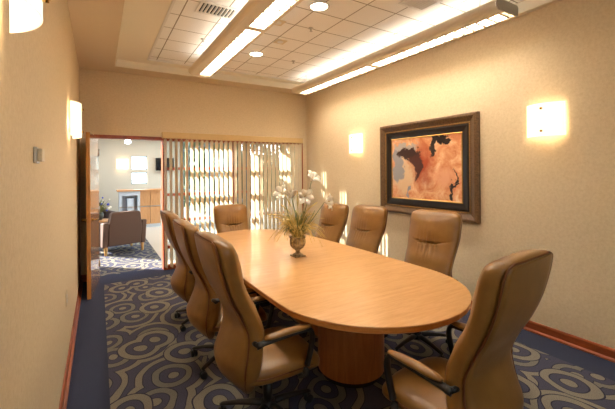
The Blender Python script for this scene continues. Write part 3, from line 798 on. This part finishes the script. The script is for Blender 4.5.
# reception desk
r = thing('reception_desk', 'light wood reception desk with white kiosk end at the back of the lobby', 'desk', (.5, 11.0, 0))
obj('countertop', B((-.05, 1.12, -.06, .50, 1.06, 1.10)), M_desk, r, bevel=.005)
M_gw = mat('grey_white_laminate', srgb(206, 212, 220), .4)
obj('kiosk_end', B((0, .07, 0, .45, 0, 1.06), (.20, .36, 0, .45, 0, .86), (.46, .53, 0, .45, 0, 1.06), (.07, .46, .0, .45, .94, 1.06), (.07, .46, .3, .45, 0, .94)), M_gw, r)
obj('cabinet_front', B((.53, .79, 0, .45, .10, 1.06), (.80, 1.07, 0, .45, .10, 1.06)), M_desk, r, bevel=.004)
obj('metal_strip', B((0, 1.08, -.008, 0, .60, .63)), M_chrome, r)
obj('toe_kick', B((.53, 1.07, .03, .45, 0, .10)), M_gw, r)
# tv
r = thing('wall_television', 'dark flat television on the lobby wall right of the desk', 'television', (1.85, LY, 1.84))
obj('housing', B((-.26, .34, -.08, 0, -.24, .24)), M_chrome, r, bevel=.008)
obj('screen', B((-.24, .32, -.084, -.08, -.19, .22)), mat('tv_screen', srgb(16, 16, 20), .15), r)
sconce(.655, LY, 1.86, 0, 'small glowing sconce on the lobby wall between the square windows', M_opal, 1.0)
# pendant
r = thing('pendant_lamp', 'small pendant lamp with cobalt blue cap in the lobby', 'pendant lamp', (.70, 10.6, 2.50))
bm = bmesh.new(); tube(bm, [(0, 0, .07), (0, 0, .12)], .006, 8); obj('cord', bm, M_black, r)
bm = bmesh.new(); lathe(bm, [(.02, .07), (.045, .03), (.05, 0)], 20); obj('cap', bm, M_opal_blue, r, smooth=True)
bm = bmesh.new(); lathe(bm, [(.05, 0), (.075, -.05), (.075, -.10), (.05, -.12)], 20); obj('lamp_shade', bm, mat('white_pendant_glass', srgb(240, 245, 255), .3, emit=(.85, .9, 1, 1), es=4), r, smooth=True)
# recessed troffers in the lobby ceiling
for i, (x, y) in enumerate(((.35, 11.2), (1.45, 11.4))):
    tr = thing('recessed_troffer', ('rectangular lobby ceiling light left of the blue pendant', 'rectangular lobby ceiling light right of the blue pendant')[i], 'ceiling light', (x, y, 2.62))
    obj('diffuser', B((-.26, .26, -.26, .26, -.006, 0)), mat('troffer_diffuser', (1, 1, 1, 1), .5, emit=(1, .95, .88, 1), es=4), tr)
    obj('rim', B((-.3, .3, -.3, -.26, -.01, 0), (-.3, .3, .26, .3, -.01, 0), (-.3, -.26, -.26, .26, -.01, 0), (.26, .3, -.26, .26, -.01, 0)), M_white, tr)

# ------------------------------------------------------------------ outdoors
struct('ground_outside', B((-40, 60, 13, 90, -.12, -.06), (2.5, 60, 6.4, 13, -.12, -.06), (-40, -1.72, -10, 13, -.12, -.06)), M_paving).name = 'floor_outside'
M_bush = mat('shrub_leaf', srgb(52, 74, 30), .6); M_trunk = mat('bark', srgb(92, 74, 56), .8)
def shrub(x, y, h_, rad, n_, label, seed):
    rg = random.Random(seed); r = thing('garden_tree', label, 'tree', (x, y, -.06), 0, 'trees outside the glazing')
    bm = bmesh.new(); tube(bm, [(0, 0, 0), (.03, .02, h_*.4), (0, 0, h_*.7)], [.07, .05, .03], 8)
    for k in range(7):
        a = rg.uniform(0, 2*pi); tube(bm, [(0, 0, h_*rg.uniform(.3, .6)), (rad*.7*cos(a), rad*.7*sin(a), h_*rg.uniform(.6, .9))], [.025, .01], 6)
    obj('trunk', bm, M_trunk, r)
    bm = bmesh.new()
    for k in range(n_):
        d = Vector((rg.gauss(0, 1), rg.gauss(0, 1), rg.gauss(0, 1))).normalized()*rg.uniform(.45, 1)
        p = Vector((d.x*rad, d.y*rad, h_*.62+d.z*h_*.38)); s_ = rg.uniform(.08, .15)
        a = Vector((rg.gauss(0, 1), rg.gauss(0, 1), rg.gauss(0, 1))).normalized(); b = a.orthogonal().normalized()*s_*.45; a *= s_
        bm.faces.new([bm.verts.new(q) for q in (p-a, p+b, p+a, p-b)])
    obj('crown', bm, M_bush, r)
shrub(3.6, 8.6, 2.4, .7, 1400, 'leafy green tree seen through the middle of the blinds', 1)
shrub(5.9, 10.4, 2.8, 1.0, 2000, 'leafy green tree outside, behind the right half of the blinds', 2)

def hedge(name, x0, x1, y0_, y1_, h_, n_, label, seed):
    rg = random.Random(seed); r = thing(name, label, 'hedge', (x0, y0_, -.06)); bm = bmesh.new(); w_, d_ = x1-x0, y1_-y0_
    for k in range(n_):
        f = rg.random(); p = Vector((rg.uniform(0, w_), rg.uniform(0, d_), rg.uniform(.02, h_)))
        if f < .45: p.x = rg.uniform(0, .12)
        elif f < .7: p.y = rg.uniform(0, .12)
        elif f < .85: p.z = h_-rg.uniform(0, .1)
        s_ = rg.uniform(.07, .14); a = Vector((rg.gauss(0, 1), rg.gauss(0, 1), rg.gauss(0, 1))).normalized(); b = a.orthogonal().normalized()*s_*.5; a *= s_
        bm.faces.new([bm.verts.new(q) for q in (p-a, p+b, p+a, p-b)])
    obj('foliage', bm, M_bush, r)
    obj('branches', B((.3, w_-.3, .3, d_-.3, 0, h_-.25)), M_trunk, r)
hedge('garden_hedge', 3.5, 4.7, 12.6, 26, 3.4, 15000, 'tall dark green hedge outside, seen through the left half of the blinds', 5)
